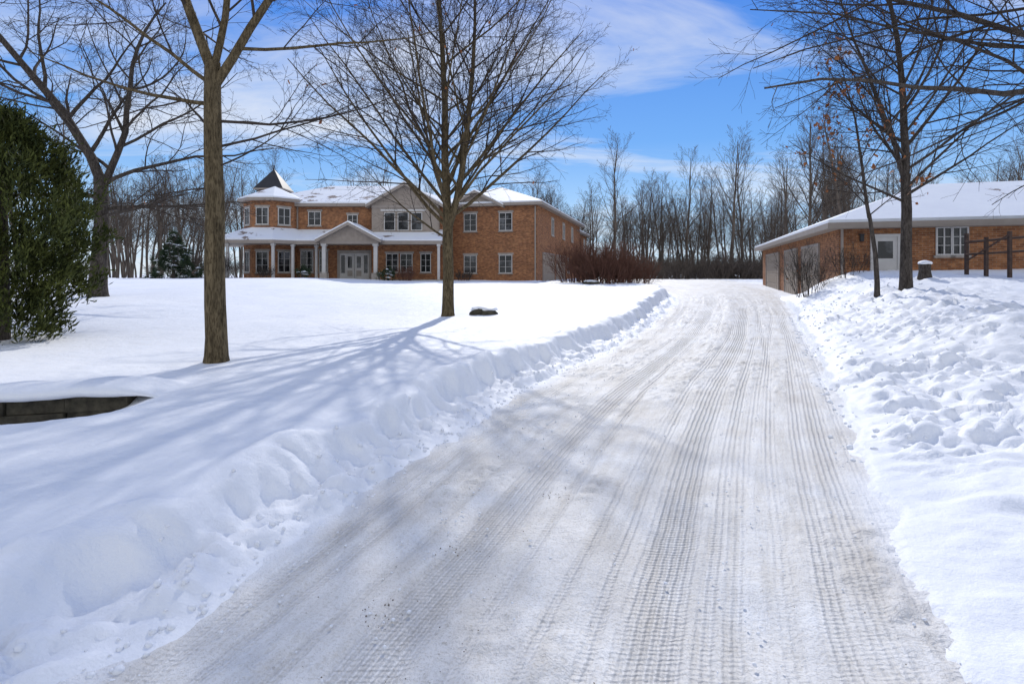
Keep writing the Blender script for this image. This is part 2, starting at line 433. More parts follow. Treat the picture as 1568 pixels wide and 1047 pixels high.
cfgB = [
 (12,.04,.03,34,.0,36,60,.60,.42,8,.15),
 (8,.07,.04,10,.12,26,48,.50,.5,6,.2),
 (5,.10,.02,7,.12,26,50,.5,.55,4,.3),
 (4,.12,.01,4,.15,25,50,.55,.6,3,.4),
 (3,.12,.0,0,0,0,0,0,0,3,.5)]
def treeB():
    rng = random.Random(7); tb = TB(); x, y = -1.8, 16.0; z = hz(x, y)-.03
    flare_trunk(tb, rng, x, y, z, [(x+.01,y,z+1.2),(x-.01,y,z+2.2),(x,y,z+2.9)], [.165,.15,.145,.14])
    grow(tb, rng, (x-.02,y,z+2.85), norm((-.03,.02,1)), 9.4, .12, 0, cfgB)
    c2 = list(cfgB); c2[0] = (12,.04,.03,26,.05,32,56,.58,.42,8,.15)
    grow(tb, rng, (x+.05,y,z+2.6), norm((.22,-.05,1)), 9.0, .10, 0, c2)
    for (dz, dd, L, r) in ((2.5,(-.95,.1,.75),6.4,.06),(2.7,(-.8,-.4,.9),5.8,.055),(2.75,(.9,.2,.62),6.2,.055),(2.9,(.85,-.35,.85),5.8,.05),
                           (2.6,(.25,.9,.8),5.0,.05),(2.9,(-.3,-.9,.9),5.0,.05),(3.1,(-1,.2,1.15),6.8,.055),(3.4,(1,.1,1.1),6.6,.055),(2.2,(-.9,.3,.5),3.8,.035),
                           (3.6,(-.7,.1,1.3),6.5,.05),(3.8,(.7,.1,1.4),6.5,.05)):
        grow(tb, rng, (x,y,z+dz), norm(dd), L, r, 1, cfgB)
    return finish_tree("maple_tree", tb, M_bark, 200, rng, .09)
treeB()

cfgA = [
 (12,.05,.02,18,.10,35,60,.55,.42,10,.2),
 (9,.09,.02,9,.15,30,55,.5,.5,6,.2),
 (6,.12,.01,6,.15,28,55,.5,.55,4,.3),
 (4,.13,.0,4,.2,25,50,.5,.6,3,.4),
 (3,.12,.0,0,0,0,0,0,0,3,.5)]
def treeA():
    rng = random.Random(12); tb = TB(); x, y = -4.52, 8.7; z = hz(x, y)-.03
    flare_trunk(tb, rng, x, y, z, [(x-.02,y,z+.9),(x-.03,y,z+1.6),(x-.02,y,z+2.4),(x-.05,y,z+3.2),(x-.06,y,z+4.0),(x-.06,y,z+4.6)], [.155,.15,.142,.137,.130,.122,.112])
    grow(tb, rng, (x-.06,y,z+4.45), norm((-.33,.05,1)), 6.5, .080, 0, cfgA)
    grow(tb, rng, (x-.05,y,z+4.2), norm((.62,.0,1)), 6.5, .072, 0, cfgA)
    grow(tb, rng, (x-.04,y,z+4.5), norm((.1,.3,1)), 5.5, .06, 0, cfgA)
    for (dz, dd, L, r) in ((3.95,(-1,.1,.12),3.6,.035),(3.3,(.9,.2,.3),2.6,.022),(3.5,(-.7,.6,.5),3.2,.026),(3.0,(.9,-.1,.15),2.2,.016),(4.2,(-.9,-.2,.8),3.6,.032),(2.7,(-1,.1,-.15),2.0,.014),(3.7,(.95,.2,.1),3.4,.024),(2.4,(-.8,.3,.1),1.6,.010)):
        grow(tb, rng, (x,y,z+dz), norm(dd), L, r, 1, cfgA)
    return finish_tree("maple_tree", tb, M_bark, 60, rng, .06)
treeA()

cfgE = [
 (10,.10,.03,18,.1,40,65,.62,.5,10,.2),
 (9,.13,.03,9,.15,32,60,.5,.5,6,.2),
 (6,.15,.02,7,.15,30,55,.5,.55,4,.3),
 (4,.15,.01,4,.2,25,50,.55,.6,3,.4),
 (3,.12,.0,0,0,0,0,0,0,3,.5)]
def treeE():
    rng = random.Random(33); tb = TB(); x, y = -14.2, 19.5; z = hz(x, y)-.03
    flare_trunk(tb, rng, x, y, z, [(x+.05,y,z+1.2),(x+.15,y,z+2.6),(x+.1,y,z+4.2)], [.29,.25,.23,.21])
    grow(tb, rng, (x+.1,y,z+4.0), norm((-.25,.0,1)), 8.5, .17, 0, cfgE)
    grow(tb, rng, (x+.12,y,z+3.6), norm((.5,.1,1)), 7.5, .13, 0, cfgE)
    for (dz, dd, L, r) in ((3.0,(1,.1,.15),5.0,.08),(3.4,(-1,.2,.4),5.0,.08),(2.7,(.8,-.5,.2),4.2,.06),(3.8,(1,-.2,.6),6,.08)):
        grow(tb, rng, (x+.1,y,z+dz), norm(dd), L, r, 1, cfgE)
    return finish_tree("locust_tree", tb, M_bark2)
treeE()

def treeC():
    rng = random.Random(5); tb = TB(); x, y = 11.08, 16.0; z = hz(x, y)-.03
    flare_trunk(tb, rng, x, y, z, [(x,y,z+1.2),(x+.02,y,z+2.3),(x-.02,y,z+3.3)], [.16,.14,.13,.12])
    grow(tb, rng, (x-.02,y,z+3.2), norm((.05,.02,1)), 8.0, .11, 0, cfgB)
    c2 = list(cfgB); c2[0] = (12,.045,.03,18,.05,35,58,.55,.42,8,.15)
    grow(tb, rng, (x,y,z+3.0), norm((-.35,-.05,1)), 6.5, .07, 0, c2)
    for (dz, dd, L, r) in ((2.5,(-1,.1,.55),3.6,.04),(2.7,(1,.1,.6),4.2,.045),(2.9,(.7,-.5,.9),4.2,.04)):
        grow(tb, rng, (x,y,z+dz), norm(dd), L, r, 1, cfgB)
    return finish_tree("maple_tree", tb, M_bark2, 120, rng, .10)
treeC()
cfgD = [
 (10,.05,.03,18,.0,35,60,.42,.45,6,.2),
 (6,.1,.02,6,.2,30,50,.5,.5,4,.3),
 (4,.12,.02,4,.2,25,50,.5,.6,3,.4),
 (3,.12,.0,0,0,0,0,0,0,3,.5)]
def treeD():
    rng = random.Random(9); tb = TB(); x, y = 10.3, 16.05; z = hz(x, y)-.03
    flare_trunk(tb, rng, x, y, z, [(x-.05,y,z+1.2),(x-.22,y,z+2.3)], [.07,.06,.05], 8)
    grow(tb, rng, (x-.22,y,z+2.2), norm((-.12,.02,1)), 4.8, .05, 0, cfgD)
    return finish_tree("young_oak_tree", tb, M_bark2, 300, rng, .12)
treeD()
def treeR():
    rng = random.Random(21); tb = TB(); x, y = 12.6, 10.2; z = hz(x, y)-.05
    flare_trunk(tb, rng, x, y, z, [(x,y,z+1.5),(x-.05,y,z+3.0),(x-.1,y,z+4.5),(x-.1,y,z+5.6)], [.28,.24,.22,.20,.18])
    grow(tb, rng, (x-.1,y,z+5.4), norm((-.1,.1,1)), 8.0, .16, 0, cfgE)
    for (dz, dd, L, r) in ((3.6,(-1,-.1,.30),8.6,.08),(4.2,(-1,.12,.42),9.6,.08),(3.2,(-.9,.45,.25),6.5,.06),(4.4,(-.8,-.3,.7),8,.07),(3.4,(.9,.3,.5),6,.09),(3.9,(.2,-1,.5),6,.09),
                           (5.3,(-1,.05,.25),10.5,.08),(4.9,(-1,-.25,.16),8.5,.06),(4.6,(-1,.35,.22),8.0,.06)):
        grow(tb, rng, (x-.05,y,z+dz), norm(dd), L, r, 1, cfgE)
    return finish_tree("walnut_tree", tb, M_bark2)
treeR()

# background forest: shared meshes
RMIN = .0095
cfgF = [
 (9,.05,.03,17,.28,20,42,.42,.40,5,.15),
 (6,.09,.06,7,.15,22,42,.5,.5,3,.25),
 (3,.11,.04,5,.15,22,45,.52,.6,3,.4),
 (2,.12,.02,0,0,0,0,0,0,3,.5)]
variants = []
for s in range(6):
    rng = random.Random(100+s); tb = TB()
    grow(tb, rng, (0,0,-.3), norm((rng.gauss(0,.03),rng.gauss(0,.03),1)), 14.5, .20, 0, cfgF)
    if s % 3 == 1:
        grow(tb, rng, (0.1,0,1.0), norm((.2,.1,1)), 12.5, .15, 0, cfgF)
    ob = mesh_from("forest_tree_mesh", tb.v, tb.f, (M_barkf,), smooth=True, link=False)
    variants.append(ob.data)
forest = bpy.data.objects.new("distant_forest", None); scene.collection.objects.link(forest)
rng = random.Random(77)
def ftree(x, y, s, parent=forest):
    o = bpy.data.objects.new("forest_trunk", rng.choice(variants)); scene.collection.objects.link(o); o.parent = parent
    o.location = (x, y, hz(x, y)); o.rotation_euler = (0,0,rng.uniform(0,6.28)); o.scale = (s*rng.uniform(.9,1.15), s, s*rng.uniform(.92,1.1))
FO = 871.0
def at_px(px, Yd): return (px-784)/FO*Yd
for i in range(100):
    Yd = rng.uniform(78, 135); px = rng.uniform(830, 1260); ftree(at_px(px, Yd), Yd, rng.uniform(.65,1.12)*(Yd/100)**.5)
for px, Yd, s in ((940,62,1.06),(1052,74,1.12),(1118,70,1.14),(1135,76,1.1),(985,80,.95),(1085,84,1.0),(1010,90,1.0),(905,78,.9)):
    ftree(at_px(px, Yd), Yd, s)
for i in range(64):
    Yd = rng.uniform(46, 85); px = rng.uniform(1185, 1900); ftree(at_px(px, Yd), Yd, rng.uniform(.72,1.05)*(Yd/60)**.4)
for px, Yd, s in ((1232,52,1.0),(1258,50,.95),(1300,44,.92)):
    ftree(at_px(px, Yd), Yd, s)
for i in range(52):
    Yd = rng.uniform(66, 100); px = rng.uniform(150, 860); ftree(at_px(px, Yd), Yd, rng.uniform(.75,1.0))
for i in range(42):
    Yd = rng.uniform(60, 110); px = rng.uniform(-500, 360); ftree(at_px(px, Yd), Yd, rng.uniform(.6,.95))
for px, Yd, s in ((30,34,.75),(95,40,.8),(-40,30,.9),(215,60,.7),(300,55,.62),(330,58,.8),(180,50,.7)):
    ftree(at_px(px, Yd), Yd, s)
brush = []
cfgS = [(5,.12,.03,6,.2,18,40,.5,.6,3,.4),(4,.14,.03,5,.2,20,45,.55,.6,3,.4),(3,.15,.02,0,0,0,0,0,0,3,.5)]
def shrub_tb(seed, n, rad, h, r0=.014):
    g = random.Random(seed); tb = TB()
    for i in range(n):
        a = g.uniform(0,6.28); q = rad*math.sqrt(g.random()); sp = g.uniform(.1,.75)
        grow(tb, g, (q*math.cos(a)*.5, q*math.sin(a)*.5, -.1), norm((math.cos(a)*sp*q/rad, math.sin(a)*sp*q/rad, 1)), h*g.uniform(.6,1.1), r0, 0, cfgS)
    return tb
for s in range(3):
    tb = shrub_tb(200+s, 24, 2.2, 2.6, .024)
    brush.append(mesh_from("brush_mesh", tb.v, tb.f, (M_barkf,), link=False).data)
under = bpy.data.objects.new("forest_underbrush", None); scene.collection.objects.link(under)
for i in range(180):
    Yd = rng.uniform(66, 100); px = rng.uniform(-300, 1700)
    if i < 85: px = rng.uniform(860, 1250)
    x = at_px(px, Yd)
    if -24 < x < 12 and Yd < 78: continue
    o = bpy.data.objects.new("brush", rng.choice(brush)); scene.collection.objects.link(o); o.parent = under
    s = rng.uniform(.7,1.4); o.location = (x, Yd, hz(x, Yd)); o.scale = (s*1.3,s*1.3,s); o.rotation_euler = (0,0,rng.uniform(0,6))
RMIN = .006
def shrub(name, x, y, seed, n, rad, h, mat, r0=.014, leaves=0):
    tb = shrub_tb(seed, n, rad, h, r0)
    ob = finish_tree(name, tb, mat, leaves, random.Random(seed), .07, mat)
    ob.location = (x, y, hz(x, y)); return ob
shrub("dogwood_shrub", 5.9, 35.6, 1, 170, 3.2, 2.5, M_twigred, .018)
shrub("dogwood_shrub", 4.4, 37.6, 2, 110, 2.4, 2.6, M_twigred, .018)
shrub("dogwood_shrub", 7.6, 37.4, 3, 120, 2.6, 2.2, M_twigred, .018)
RMIN = .004
shrub("lilac_shrub", 11.3, 21.5, 4, 34, 1.2, 1.8, M_bark2, .012, 20)
shrub("lilac_shrub", 12.2, 20.6, 5, 20, .9, 1.2, M_bark2, .010)
RMIN = .006
shrub("hydrangea_shrub", -20.2, 39.5, 6, 40, 1.3, 2.0, M_bark2, .013)
shrub("hydrangea_shrub", -23.5, 40.5, 8, 60, 2.0, 2.9, M_bark2, .013)
shrub("barberry_shrub", -7.7, 41.0, 7, 40, 1.0, 1.1, M_twigred, .012)
shrub("barberry_shrub", -17.5, 40.2, 9, 30, .9, .9, M_bark2, .012)
shrub("barberry_shrub", -3.6, 42.6, 10, 30, .9, .9, M_bark2, .012)

# ---- evergreens
def cedar(name, x, y, rx, ry, h, nclump, per, mat, seed, size=.16, snow=0, cone=False):
    g = random.Random(seed); V = []; F = []; MI = []
    z0 = hz(x, y)
    tb = TB(); tube(tb, [(0,0,-.2),(0,0,h*.5),(0,0,h*.9)], [.12,.08,.02], 8)
    V += tb.v; F += tb.f; MI += [1]*len(tb.f)
    for c in range(nclump):
        t = g.random()**(1.15 if cone else .85); a = g.uniform(0, 6.283)
        if cone: prof = (1-t)**.85
        else: prof = min((.56+.75*t), (max(0,1-t)*2.4)**.6)
        lob = 1+.17*math.sin(a*3+t*11+seed)+.15*math.sin(a*7-t*17)+.12*math.sin(t*29+a*2)
        rr = prof*lob*(g.uniform(.45,1.05)**.5)*(1.18 if g.random()<.08 else 1)
        cx, cy, cz = rx*rr*math.cos(a), ry*rr*math.sin(a), .02+t*h
        outd = norm((math.cos(a), math.sin(a), (1.1 if not cone else -.15)+t*.8))
        cs = g.uniform(.5,1.1)
        for k in range(per):
            d = norm((outd[0]+g.gauss(0,.45), outd[1]+g.gauss(0,.45), outd[2]+g.gauss(0,.4)))
            s = norm((g.gauss(0,1), g.gauss(0,1), g.gauss(0,1)))
            px, py, pz = cx+g.gauss(0,.08)*cs, cy+g.gauss(0,.08)*cs, cz+g.gauss(0,.15)*cs
            L = size*g.uniform(.6,1.4); w = size*.15
            i = len(V)
            V += [(px-s[0]*w*.3,py-s[1]*w*.3,pz-s[2]*w*.3),(px+d[0]*L*.6+s[0]*w,py+d[1]*L*.6+s[1]*w,pz+d[2]*L*.6+s[2]*w),
                  (px+d[0]*L,py+d[1]*L,pz+d[2]*L),(px+d[0]*L*.5-s[0]*w,py+d[1]*L*.5-s[1]*w,pz+d[2]*L*.5-s[2]*w)]
            F.append((i,i+1,i+2,i+3)); MI.append(0)
        if snow and g.random() < snow:
            i = len(V); r = g.uniform(.15,.3)
            for q in range(7): V.append((cx+r*math.cos(q*.9)*g.uniform(.7,1.2), cy+r*math.sin(q*.9)*g.uniform(.7,1.2), cz+.05+g.uniform(-.03,.03)))
            V.append((cx,cy,cz+.14))
            for q in range(7): F.append((i+q, i+(q+1)%7, i+7)); MI.append(2)
    ob = mesh_from(name, V, F, (mat, M_bark2, M_snow), MI); ob.location = (x, y, z0); return ob
cedar("cedar_tree", -9.75, 10.9, 1.5, 1.35, 4.2, 1050, 38, M_cedar, 3, .14)
cedar("cedar_tree", -11.7, 10.7, 1.6, 1.4, 5.2, 560, 38, M_cedar, 5, .15)
cedar("spruce_tree", -22.6, 38.0, 1.35, 1.35, 2.9, 160, 40, M_spruce, 5, .22, .25, True)
cedar("cedar_tree", -15.5, 13.5, 1.5, 1.5, 3.6, 200, 36, M_cedar, 8, .18)
cedar("yew_shrub", -9.0, 41.3, .55, .5, .75, 40, 30, M_spruce, 11, .14, .2)
cedar("yew_shrub", -15.2, 41.3, .5, .5, .7, 40, 30, M_spruce, 12, .14, .2)

# ------------------------------------------------------------------ building helpers
class MB:
    def __init__(s): s.v=[]; s.f=[]; s.uv=[]
    def poly(s, pts):
        i = len(s.v); s.v += [tuple(p) for p in pts]; s.f.append(tuple(range(i, i+len(pts))))
        nx=ny=nz=0
        for k in range(len(pts)):
            a=pts[k]; b=pts[(k+1)%len(pts)]
            nx+=(a[1]-b[1])*(a[2]+b[2]); ny+=(a[2]-b[2])*(a[0]+b[0]); nz+=(a[0]-b[0])*(a[1]+b[1])
        l = math.hypot(nx, ny)
        if l < abs(nz)*.3:
            for p in pts: s.uv.append((p[0], p[1]))
        else:
            tx, ty = -ny/l, nx/l
            for p in pts: s.uv.append((p[0]*tx+p[1]*ty, p[2]))
class Bld:
    def __init__(s, name): s.root = bpy.data.objects.new(name, None); scene.collection.objects.link(s.root); s.p = {}
    def __getitem__(s, k):
        if k not in s.p: s.p[k] = MB()
        return s.p[k]
    def done(s, mats):
        for k, mb in s.p.items():
            o = mesh_from(k, mb.v, mb.f, (mats[k],), None, mb.uv); o.parent = s.root
def box(mb, F, a0, a1, o0, o1, z0, z1):
    c = [F(a,o,z) for z in (z0,z1) for o in (o0,o1) for a in (a0,a1)]
    for q in ((0,1,3,2),(4,6,7,5),(0,4,5,1),(2,3,7,6),(0,2,6,4),(1,5,7,3)): mb.poly([c[i] for i in q])
def window(B, F, u, z0, w, h, cols=2, rows=2, frame='window_frames', lintel=True):
    fw = .055; u0, u1 = u-w/2, u+w/2
    B['window_glass'].poly([F(u0,.015,z0),F(u1,.015,z0),F(u1,.015,z0+h),F(u0,.015,z0+h)])
    fb = B[frame]
    box(fb,F,u0-fw,u0,.0,.07,z0-fw,z0+h+fw); box(fb,F,u1,u1+fw,.0,.07,z0-fw,z0+h+fw)
    box(fb,F,u0,u1,.0,.07,z0-fw,z0); box(fb,F,u0,u1,.0,.07,z0+h,z0+h+fw)
    for i in range(1,cols):
        x = u0+w*i/cols; box(fb,F,x-.022,x+.022,.02,.055,z0,z0+h)
    for i in range(1,rows):
        zz = z0+h*i/rows; box(fb,F,u0,u1,.02,.05,zz-.010,zz+.010)
    if lintel:
        box(B['stone_lintels'],F,u0-.15,u1+.15,.0,.04,z0+h+fw+.003,z0+h+fw+.16)
        box(B['stone_lintels'],F,u0-.12,u1+.12,.0,.10,z0-fw-.09,z0-fw-.003)
def roof(B, F, x0, x1, y0, y1, z, h, axis='x', ov=.45, ia=None, ib=None, snow='roof_snow', fas='fascia'):
    X0,X1,Y0,Y1 = x0-ov,x1+ov,y0-ov,y1+ov
    box(B[fas],F,X0,X1,Y0,Y1,z-.22,z)
    X0+=.02;X1-=.02;Y0+=.02;Y1-=.02
    zt = z+.11
    if axis=='x': hw=(Y1-Y0)/2; yc=(Y0+Y1)/2; r0=(X0+(hw if ia is None else ia),yc); r1=(X1-(hw if ib is None else ib),yc)
    else: hw=(X1-X0)/2; xc=(X0+X1)/2; r0=(xc,Y0+(hw if ia is None else ia)); r1=(xc,Y1-(hw if ib is None else ib))
    e = [(X0,Y0),(X1,Y0),(X1,Y1),(X0,Y1)]
    s = B[snow]
    for i in range(4):
        a=e[i]; b2=e[(i+1)%4]; s.poly([F(*a,z+.003),F(*b2,z+.003),F(*b2,zt),F(*a,zt)])
    A,Bq,C,D = [F(*q,zt) for q in e]; R0=F(*r0,zt+h); R1=F(*r1,zt+h)
    if axis=='x':
        s.poly([A,Bq,R1,R0]); s.poly([C,D,R0,R1]); s.poly([D,A,R0]); s.poly([Bq,C,R1])
    else:
        s.poly([A,Bq,R0]); s.poly([Bq,C,R1,R0]); s.poly([C,D,R1]); s.poly([D,A,R0,R1])
def gable(B, F, x0, x1, yf, yb, z, h, face, ov=.35, snow='roof_snow', trim='fascia'):
    xc=(x0+x1)/2
    B[face].poly([F(x0,yf,z),F(x1,yf,z),F(xc,yf,z+h)])
    k = h/((x1-x0)/2); X0=x0-ov; X1=x1+ov; ze=z-ov*k; yo=yf-.4
    for sgn,xe in ((-1,X0),(1,X1)):
        t=.2
        B[trim].poly([F(xe,yo,ze-.02),F(xc,yo,z+h-.02),F(xc,yo,z+h+t),F(xe,yo,ze+t)])
        B[trim].poly([F(xe,yo,ze-.02),F(xc,yo,z+h-.02),F(xc,yb,z+h-.02),F(xe,yb,ze-.02)])
        B[trim].poly([F(xe,yo,ze-.02),F(xe,yo,ze+t),F(xe,yb,ze+t),F(xe,yb,ze-.02)])
        s0=t+.003; s1=t+.10
        B[snow].poly([F(xe,yo+.01,ze+s1),F(xc,yo+.01,z+h+s1),F(xc,yb,z+h+s1),F(xe,yb,ze+s1)])
        B[snow].poly([F(xe,yo+.01,ze+s0),F(xc,yo+.01,z+h+s0),F(xc,yo+.01,z+h+s1),F(xe,yo+.01,ze+s1)])
        B[snow].poly([F(xe,yo+.01,ze+s0),F(xe,yo+.01,ze+s1),F(xe,yb,ze+s1),F(xe,yb,ze+s0)])
def ngon_pts(cx, cy, r, n, rot): return [(cx+r*math.cos(rot+2*math.pi*i/n), cy+r*math.sin(rot+2*math.pi*i/n)) for i in range(n)]
def facet_frame(a, b):
    dx,dy=b[0]-a[0],b[1]-a[1]; L=math.hypot(dx,dy); dx/=L; dy/=L; mx,my=(a[0]+b[0])/2,(a[1]+b[1])/2
    return lambda u,o,z: (mx+dx*u+dy*o, my+dy*u-dx*o, z)

mats = dict(brick_walls=M_brick, window_glass=M_glass, window_frames=M_white, stone_lintels=M_lime, roof_snow=M_roofsnow, fascia=M_cream,
            stucco=M_stucco, garage_doors=M_gdoor, front_door=M_white, porch_posts=M_white, porch_floor=M_lime, cupola=M_dark, dark_frames=M_dark,
            lamps=M_dark, downspouts=M_cream, chimney=M_brick)
# ------------------------------------------------------------------ house
H = Bld("brick_house")
Z0 = 0.6; G = 1.2
W = lambda x,y,z: (x,y,z)
FR = lambda u,o,z: (u,45-o,z)
box(H['brick_walls'], W, -20.8,-5.2,45,55,Z0,7.1)
roof(H, W, -20.8,-4.6,45,55,7.25,2.1,'x',.5)
box(H['brick_walls'], W, -10.9,-5.7,44.2,44.999,Z0,4.6)
box(H['stucco'], W, -10.9,-5.7,44.2,44.999,4.603,7.1)
FG = lambda u,o,z: (u,44.2-o,z)
gable(H, W, -10.9,-5.7,44.2,49,7.1,1.5,'stucco',.4)
for u,w in ((-9.5,.75),(-8.45,.75),(-7.4,.75)): window(H,FG,u,5.15,w,1.3,1,2,lintel=False)
box(H['fascia'],FG,-10.9,-5.7,.0,.06,6.85,7.08)
box(H['window_frames'],FG,-10.2,-6.7,.0,.04,6.6,6.75)
for u in (-12.6,): window(H,FR,u,5.6,.7,.75,2,2)
window(H,FR,-15.6,5.6,.9,1.0,2,2)
window(H,FG,-9.3,1.9,.85,1.35,2,3); window(H,FG,-8.2,1.9,.85,1.35,2,3); window(H,FG,-6.7,1.9,.7,1.35,2,3)
window(H,FR,-16.2,1.9,.9,1.6,2,3); window(H,FR,-14.9,1.9,.6,1.6,1,3)
box(H['front_door'],FR,-13.6,-11.3,.003,.05,G+.15,3.35)
H['window_glass'].poly([FR(-13.5,.06,G+.6),FR(-13.2,.06,G+.6),FR(-13.2,.06,3.2),FR(-13.5,.06,3.2)])
H['window_glass'].poly([FR(-11.7,.06,G+.6),FR(-11.4,.06,G+.6),FR(-11.4,.06,3.2),FR(-11.7,.06,3.2)])
for u in (-12.8,-12.1):
    H['window_glass'].poly([FR(u-.16,.06,2.2),FR(u+.16,.06,2.2),FR(u+.16,.06,3.1),FR(u-.16,.06,3.1)])
    box(H['stone_lintels'],FR,u-.2,u+.2,.052,.065,G+.35,2.0)
box(H['dark_frames'],FR,-12.465,-12.445,.052,.07,G+.2,3.3)
box(H['stone_lintels'],FR,-13.8,-13.6,.002,.09,G+.1,3.6); box(H['stone_lintels'],FR,-11.3,-11.1,.002,.09,G+.1,3.6); box(H['stone_lintels'],FR,-13.6,-11.3,.002,.09,3.353,3.6)
bc = (-19.0,45.3); oct_in = ngon_pts(*bc, 2.15, 8, math.pi/8)
oct_ov = ngon_pts(*bc, 2.6, 8, math.pi/8)
for i in range(8):
    a=oct_in[i]; b2=oct_in[(i+1)%8]
    H['brick_walls'].poly([(*a,Z0),(*b2,Z0),(*b2,7.35),(*a,7.35)])
    mid=((a[0]+b2[0])/2,(a[1]+b2[1])/2)
    if mid[1] < 45.0:
        Ff=facet_frame(a,b2)
        window(H,Ff,0,5.55,.85,1.2,2,2); window(H,Ff,0,1.9,.85,1.5,2,3)
    c0=oct_ov[i]; c1=oct_ov[(i+1)%8]
    H['fascia'].poly([(*c0,7.3),(*c1,7.3),(*c1,7.52),(*c0,7.52)])
    H['fascia'].poly([(*c0,7.3),(*c1,7.3),(*b2,7.3),(*a,7.3)])
    H['roof_snow'].poly([(*c0,7.523),(*c1,7.523),(*c1,7.62),(*c0,7.62)])
    H['roof_snow'].poly([(*c0,7.62),(*c1,7.62),(bc[0],bc[1]+.3,8.75)])
cq=(-19.9,47.6)
box(H['brick_walls'],W,cq[0]-.9,cq[0]+.9,cq[1]-.9,cq[1]+.9,7.6,8.8)
pts=[(cq[0]-1.2,cq[1]-1.2),(cq[0]+1.2,cq[1]-1.2),(cq[0]+1.2,cq[1]+1.2),(cq[0]-1.2,cq[1]+1.2)]
for i in range(4):
    a=pts[i]; b2=pts[(i+1)%4]; H['cupola'].poly([(*a,8.75),(*b2,8.75),(cq[0],cq[1],10.5)])
    H['fascia'].poly([(*a,8.62),(*b2,8.62),(*b2,8.748),(*a,8.748)])
H['cupola'].poly([(*p,8.62) for p in pts])
box(H['cupola'],W,cq[0]-.03,cq[0]+.03,cq[1]-.03,cq[1]+.03,10.45,10.8)
oo = ngon_pts(*bc, 4.6, 8, math.pi/8); oi = ngon_pts(*bc, 2.1, 8, math.pi/8)
for i in range(8):
    a=oo[i]; b2=oo[(i+1)%8]; ai=oi[i]; bi=oi[(i+1)%8]
    mid=((a[0]+b2[0])/2,(a[1]+b2[1])/2)
    if mid[1] > 48: continue
    H['roof_snow'].poly([(*a,4.30),(*b2,4.30),(*bi,5.3),(*ai,5.3)])
    H['roof_snow'].poly([(*a,4.2),(*b2,4.2),(*b2,4.30),(*a,4.30)])
    H['fascia'].poly([(*a,3.95),(*b2,3.95),(*b2,4.197),(*a,4.197)])
    H['fascia'].poly([(*a,3.95),(*b2,3.95),(*bi,3.95),(*ai,3.95)])
    H['porch_floor'].poly([(*a,G+.1),(*b2,G+.1),(*bi,G+.1),(*ai,G+.1)])
    H['porch_floor'].poly([(*a,Z0),(*b2,Z0),(*b2,G+.1),(*a,G+.1)])
def post(x, y, r=.09, base=True, part='porch_posts'):
    box(H[part],W,x-r,x+r,y-r,y+r,G,3.95)
    box(H[part],W,x-r*1.5,x+r*1.5,y-r*1.5,y+r*1.5,3.78,3.94)
    if base: box(H['porch_floor'],W,x-.26,x+.26,y-.26,y+.26,G-.2,G+.6)
for i,p in enumerate(oo):
    if p[1] < 45: post(bc[0]+(p[0]-bc[0])*.94, bc[1]+(p[1]-bc[1])*.94, .09, False)
PY=42.2
for (a,b2) in ((-16.9,-14.3),(-9.7,-5.2)):
    H['roof_snow'].poly([(a,PY,4.30),(b2,PY,4.30),(b2,45.0,5.25),(a,45.0,5.25)])
    H['roof_snow'].poly([(a,PY,4.2),(b2,PY,4.2),(b2,PY,4.30),(a,PY,4.30)])
    box(H['fascia'],W,a,b2,PY,PY+.2,3.93,4.197)
H['roof_snow'].poly([(-5.2,PY,4.2),(-5.2,44.2,4.2),(-5.2,44.2,5.0),(-5.2,PY,4.30)])
H['roof_snow'].poly([(-14.3,PY,4.30),(-9.7,PY,4.30),(-9.7,45,5.25),(-14.3,45,5.25)])
box(H['fascia'],W,-16.9,-5.2,PY+.203,44.19,3.96,4.06)
gable(H,W,-14.1,-9.8,41.75,44.9,4.15,1.15,'stucco',.25)
box(H['fascia'],W,-14.1,-9.8,41.76,41.95,3.93,4.147)
box(H['porch_floor'],W,-17,-5.2,42.0,44.99,Z0,G+.1)
box(H['porch_floor'],W,-13.4,-10.4,41.2,41.99,Z0,G+.05)
for x in (-13.85,-10.05): post(x,41.95,.13,True)
for x in (-16.3,-5.45): post(x,PY+.12,.09,False)
th = math.radians(15.5); ox,oy=2.0,45.0
WW = lambda x,y,z: (ox+x*math.cos(th)+y*math.sin(th), oy-x*math.sin(th)+y*math.cos(th), z)
WF = lambda u,o,z: WW(u,-o,z)
WS = lambda u,o,z: WW(o,u,z)
box(H['brick_walls'],WW,-8.6,0,0,22,Z0,7.2)
roof(H,WW,-8.6,0,0,22,7.4,1.9,'y',.5)
box(H['brick_walls'],WW,-8.0,-.5,22.003,31,Z0,6.6)
roof(H,WW,-8.0,-.5,20.5,31,6.8,1.5,'y',.5)
gable(H,WW,-7.1,-3.0,-.25,4.3,7.2,1.05,'stucco',.35)
for u in (-5.6,-2.6):
    window(H,WF,u,5.25,1.0,1.35,2,3); window(H,WF,u,1.85,1.0,1.35,2,3)
for u in (6,11.5,16.5): window(H,WS,u,5.2,.9,1.35,2,2)
window(H,WS,25.5,4.6,.9,1.2,2,2); window(H,WS,14,1.9,.9,1.3,2,2)
def gdoor(B,F,u0,u1,z0,z1,rows=4,cols=6):
    box(B['fascia'],F,u0-.12,u0,0,.08,z0,z1+.12); box(B['fascia'],F,u1,u1+.12,0,.08,z0,z1+.12); box(B['fascia'],F,u0,u1,0,.08,z1,z1+.12)
    box(B['garage_doors'],F,u0,u1,0.001,.03,z0,z1)
    dz=(z1-z0)/rows; du=(u1-u0)/cols
    for i in range(rows):
        for j in range(cols):
            box(B['garage_doors'],F,u0+j*du+.06,u0+(j+1)*du-.06,.031,.045,z0+i*dz+.07,z0+(i+1)*dz-.07)
for u in (2.0,7.6): gdoor(H,WS,u,u+4.6,G-.2,3.4)
